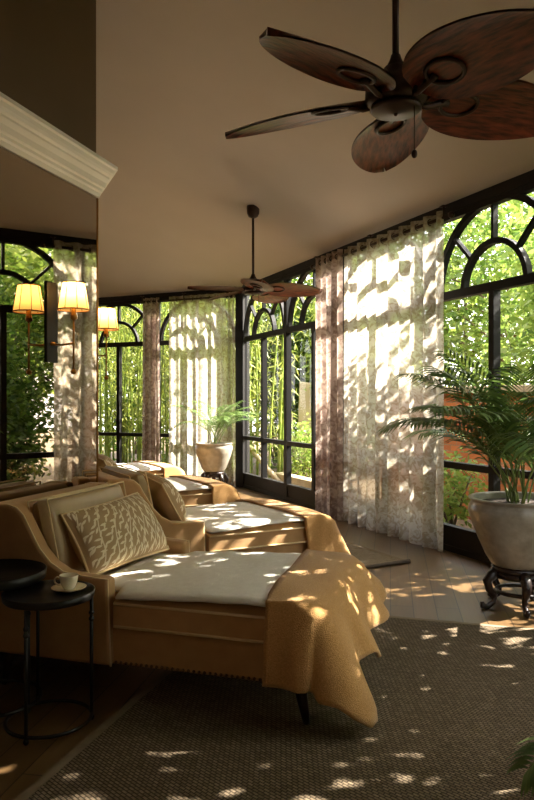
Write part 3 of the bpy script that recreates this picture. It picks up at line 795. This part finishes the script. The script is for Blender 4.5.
def outside(p):
    q = V2(p.x,p.y)
    return (q-A0).dot(oA) > .12 or (q-VB).dot(nM) > .12 or (q-V1).dot(oK) > .12
def tree(label, p, trunk_h, c_z, rad, n, size, mat, seed, name='garden_tree', cat='tree', group='garden trees'):
    rr = random.Random(seed); t = thing(name, label, cat, (p.x,p.y,-.11), 0, group)
    m = MB(); bend = rr.uniform(-.25,.25)
    tr = .03+.018*max(rad)
    path = [(bend*math.sin(f*2), .1*bend*math.sin(f*5), f*c_z) for f in [i/8 for i in range(9)]]
    m.tube(path, [tr*(1.15-.75*i/8) for i in range(9)], 8)
    for k in range(5):
        a = rr.uniform(0,2*PI); b = path[4+k//2]; L = rad[0]*rr.uniform(.4,.75)
        m.tube([b, (b[0]+L*.5*math.cos(a), b[1]+L*.5*math.sin(a), b[2]+rad[2]*.3), (b[0]+L*math.cos(a), b[1]+L*math.sin(a), b[2]+rad[2]*.45)], [tr*.5,tr*.3,tr*.12], 6)
    m.build('trunk', M['bark'], t)
    m = MB(); base = Vector((p.x,p.y,-.11))
    leaves(m, (0,0,c_z), rad, n, size, rr, cond=lambda q: outside(q+base)); m.build('foliage', mat, t); return t
def shrub(label, p, h, r, n, size, mat, seed, group='garden shrubs'):
    rr = random.Random(seed); t = thing('garden_shrub', label, 'shrub', (p.x,p.y,-.11), 0, group)
    m = MB()
    for k in range(6):
        a = rr.uniform(0,2*PI); m.tube([(0,0,0),(r*.3*math.cos(a),r*.3*math.sin(a),h*.4),(r*.6*math.cos(a),r*.6*math.sin(a),h*.75)], [.018,.012,.005], 5)
    m.build('stems', M['bark'], t)
    m = MB(); base = Vector((p.x,p.y,-.11)); leaves(m, (0,0,h*.55), (r,r,h*.5), n, size, rr, .25, cond=lambda q: outside(q+base)); m.build('foliage', mat, t); return t

# brick wall behind the near windows
mb = MB(); L_ = 2.9
mb.box((-L_/2,-.12,-.12),(L_/2,.12,1.38)); g = mb.build('wall_garden', M['brick'], smooth=False); struct(g)
c0 = PA(2.05,1.75); g.location = (c0.x,c0.y,0); g.rotation_euler = (0,0,math.atan2(dA.y,dA.x))
mb = MB(); mb.box((-L_/2-.04,-.17,1.38),(L_/2+.04,.17,1.46)); mb.build('coping', M['coping'], g, smooth=False, bevel=.01)

GR = [
 # label, t, w, h, r, n, size, mat
 ('bright bush filling the view behind the right window beyond the brick wall', -1.6,3.5,3.6,1.3,5200,.13,'leaf_bright'),
 ('tall bush behind the right window, left of centre mullion', .2,3.6,3.8,1.3,5200,.13,'leaf_mid'),
 ('bush beyond the brick wall, outside the frame to the right', -3.4,3.5,3.6,1.3,3600,.13,'leaf_mid'),
 ('dense shrub behind the sunlit sheer curtain', 2.0,3.5,3.2,1.2,4200,.13,'leaf_mid'),
 ('low fern green shrub at the foot of the right window by the sheer', .95,.85,.85,.40,1000,.08,'leaf_bright'),
 ('shrub seen through the iron doors, above the pale kerb', 5.2,1.3,1.05,.36,1300,.08,'leaf_bright'),
 ('tall leafy shrub seen through the right leaf of the iron doors', 6.3,3.0,3.4,1.1,4600,.14,'leaf_bright'),
 ('dark leafy shrub seen through the left leaf of the iron doors', 8.2,2.6,3.8,1.2,4600,.14,'leaf_mid'),
]
for i, (lb, t_, w_, h_, r_, n_, s_, mt) in enumerate(GR): shrub(lb, PA(t_,w_), h_, r_, n_, s_, M[mt], 40+i)
TR = [
 ('canopy tree over the right window, just outside', PA(-1.5,2.9), 3, 4.9, (1.25,1.25,1.2), 1900, .16,'leaf_mid'),  # added on the sun's path, crown thinned to leave patches on chaise two
 ('low canopy tree shading the lower part of the sunlit sheer, outside', PA(.8,3.0), 3, 3.0, (1.3,1.3,.9), 4600, .14,'leaf_bright'),  # added low so its shade stops below the curtain's bright upper part
 ('dense canopy tree outside the windows opposite the mirror', PBf(.4,1.7), 2.4, 3.45, (1.05,1.05,1.3), 3500, .17,'leaf_mid'),  # added gobo: unseen crown shaped to break the sunlight over rug and throw
 ('canopy tree farther along outside, opposite the mirror', PBf(2.6,3.4), 3, 4.6, (1.7,1.7,1.7), 8500, .15,'leaf_mid'),  # out of view; added to hold light back from this side
 ('tree beyond the iron doors', PA(6.6,6.6), 3, 4.2, (2.2,2.2,2.4), 6500, .18,'leaf_mid'),
 ('far garden tree at the right behind the bright bush', PA(-.4,8.5), 3, 4.0, (3.0,3.0,3.6), 12000, .24,'leaf_bright'),
 ('far garden tree beyond the bamboo', PK(2.0,6.5), 3, 4.0, (3.2,3.2,3.6), 7000, .24,'leaf_dark'),
 ('far garden tree past the corner of the bamboo', PA(9.0,7.5), 3, 4.2, (3.2,3.2,3.8), 7000, .24,'leaf_mid'),
 ('far garden tree at left beyond the bamboo', PK(6.0,6.0), 3, 4.0, (3.2,3.2,3.6), 6000, .24,'leaf_dark'),
]
for i, (lb, p, th_, cz_, rad, n_, s_, mt) in enumerate(TR): tree(lb, p, th_, cz_, rad, n_, s_, M[mt], 70+i)
# hedge-like shrubs opposite the mirror
for i in range(4): shrub(['tall hedge shrub behind the bamboo at the far left','tall hedge shrub behind the bamboo left of the far drape','tall hedge shrub behind the bamboo and far sheer','tall hedge shrub behind the bamboo past the corner post'][i], PK(5.0-1.9*i,4.0), 4.4, 1.15, 4200, .17, M['leaf_mid' if i % 2 else 'leaf_dark'], 30+i)
shrub('dark shrub outside the nearest window right of the brick wall', PA(-.6,1.95), 3.0, .85, 5500, .11, M['leaf_dark'], 36)  # made tall to shade the floor; its dark leaves stand in for shaded brick
shrub('low dark shrub between the brick wall and the nearest window shrub', PA(-.15,2.4), 1.7, .55, 2600, .11, M['leaf_dark'], 38)  # added to cover bright ground in the mirror's reflection
shrub('dark shrub outside the corner window, opposite the mirror', PA(-2.3,1.9), 2.1, .9, 4000, .11, M['leaf_dark'], 37)
for i in range(3): shrub(['shrub outside the first window opposite the mirror','shrub outside the second window opposite the mirror','shrub outside the third window opposite the mirror'][i], PBf(.6+1.7*i,2.2), 3.0, 1.0, 3600, .13, M['leaf_mid'], 90+i)  # out-of-view shrubs, put in dense to limit light from that side

# bamboo clumps behind the far facet
bl = ['bamboo clump behind the leftmost far window','bamboo clump just left of the far window mullion','bamboo clump behind the narrow far drape','bamboo clump behind the left part of the far sheer',
      'bamboo clump behind the right part of the far sheer','bamboo clump at the far corner post','bamboo clump in the second row at left','bamboo clump in the second row at right']
for i in range(8):
    rr = random.Random(120+i)
    c = PK(3.4-.78*i, 1.1+.25*(i % 2)) if i < 5 else PK(-.45,2.7) if i == 5 else PK(3.0-1.6*(i-6), 2.4)
    t = thing('bamboo_clump', bl[i], 'bamboo', (c.x,c.y,-.11), 0, 'garden bamboo')
    lf = MB()
    for k in range(13):
        x, y = rr.uniform(-.45,.45), rr.uniform(-.4,.4); h = rr.uniform(3.4,4.8); lx, ly = rr.uniform(-.35,.35), rr.uniform(-.3,.3); r_ = rr.uniform(.014,.028)
        m = MB(); path, rad = [], []
        ns = 13
        for q in range(ns):
            f = q/ns; 
            for df, rr_ in ((0,1.0),(.004,1.22),(.008,1.0)):
                ff = f+df; path.append((x+lx*ff*ff, y+ly*ff*ff, ff*h)); rad.append(r_*rr_*(1-.5*ff))
        m.tube(path, rad, 7); m.build('culm', M['culm'], t)
        for q in range(120):
            f = .12+.88*rr.random()**.8; p = Vector((x+lx*f*f, y+ly*f*f, f*h))+Vector((rr.gauss(0,.14),rr.gauss(0,.14),rr.gauss(0,.1)))
            if not outside(p+Vector((c.x,c.y,0))): continue
            a = Vector((rr.gauss(0,1),rr.gauss(0,1),-.9+rr.gauss(0,.4))).normalized(); b = a.orthogonal().normalized(); s_ = rr.uniform(.12,.22)
            lf.add([p,p+a*s_*.45+b*s_*.07,p+a*s_,p+a*s_*.45-b*s_*.07],[(0,1,2,3)])
    lf.build('foliage', M['leaf_bamboo'], t)

# pale leaning slab, kerb and logs seen through the iron doors
c = PA(6.27,1.8)
m = MB(); m.prism([(-.14,0),(.14,0),(.11,1.72),(-.08,1.74)], -.06, .06); o = m.build('stone_slab', M['palestone'], bevel=.012, fix=True); tag(o, 'tall pale tapered stone slab standing outside the iron doors', 'stone slab')
o.location = (c.x,c.y,-.11); o.rotation_euler = (.06,0,math.atan2(-.4,.9)+.35)
m = MB(); m.box((-1.2,-.1,0),(1.2,.1,.24)); o = m.build('planter_kerb', M['palestone'], bevel=.015); tag(o, 'pale low stone kerb in front of the shrub outside the iron doors', 'kerb')
c = PA(4.1,.85); o.location = (c.x,c.y,-.11); o.rotation_euler = (0,0,math.atan2(dA.y,dA.x))
for i, (t_, w_, L_, rz, ry, lb) in enumerate(((4.9,.75,1.7,2.2,-.55,'pale fallen branch slanting across the iron doors outside'),(5.4,1.0,1.5,1.4,-.85,'second pale branch propped steeper outside the iron doors'))):
    c = PA(t_,w_); m = MB(); m.tube([(0,0,0),(L_*.3,.03,.02),(L_*.65,-.02,-.02),(L_,.02,0)], [.045,.04,.036,.028], 9); o = m.build('fallen_branch', M['palestone']); tag(o, lb, 'branch', 'pale branches')
    o.location = (c.x,c.y,-.06); o.rotation_euler = (0,ry,rz)

# ------------------------------------------------------------------ light, camera
SAZ, SEL = math.radians(76), math.radians(41)
sd = Vector((math.sin(SAZ)*math.cos(SEL), math.cos(SAZ)*math.cos(SEL), math.sin(SEL)))
l = bpy.data.lights.new('sun','SUN'); l.energy = 38; l.angle = math.radians(.4); l.color = (1,.91,.83)
so = bpy.data.objects.new('sun', l); COL.objects.link(so); so.rotation_euler = sd.to_track_quat('Z','Y').to_euler(); so.location = (8,10,9)
w = bpy.data.worlds.new('sky'); sc.world = w; w.use_nodes = True
nt = w.node_tree; bg = nt.nodes['Background']
sk = nt.nodes.new('ShaderNodeTexSky'); sk.sky_type = 'NISHITA'; sk.sun_disc = False; sk.sun_elevation = SEL; sk.sun_rotation = SAZ; sk.air_density = 1.0; sk.dust_density = 4
mx = nt.nodes.new('ShaderNodeMixRGB'); mx.inputs[0].default_value = .7; mx.inputs[2].default_value = (6.1,5.7,5.9,1)
nt.links.new(sk.outputs[0], mx.inputs[1]); nt.links.new(mx.outputs[0], bg.inputs['Color']); bg.inputs['Strength'].default_value = 1.0

cam = bpy.data.cameras.new('camera'); cam.sensor_fit = 'VERTICAL'; cam.sensor_height = 36; cam.lens = 31.5; cam.clip_start = .05
co = bpy.data.objects.new('camera', cam); COL.objects.link(co); co.location = (0,0,EYE); co.rotation_euler = (PI/2,0,0); sc.camera = co
vs_ = sc.view_settings; vs_.view_transform = 'Standard'; vs_.look = 'None'; vs_.exposure = 0.2; vs_.gamma = 1; vs_.use_curve_mapping = False
cy_ = sc.cycles; cy_.use_denoising = True; cy_.max_bounces = 10; cy_.diffuse_bounces = 5; cy_.transparent_max_bounces = 24; cy_.sample_clamp_indirect = 6
cy_.caustics_reflective = False; cy_.caustics_refractive = False
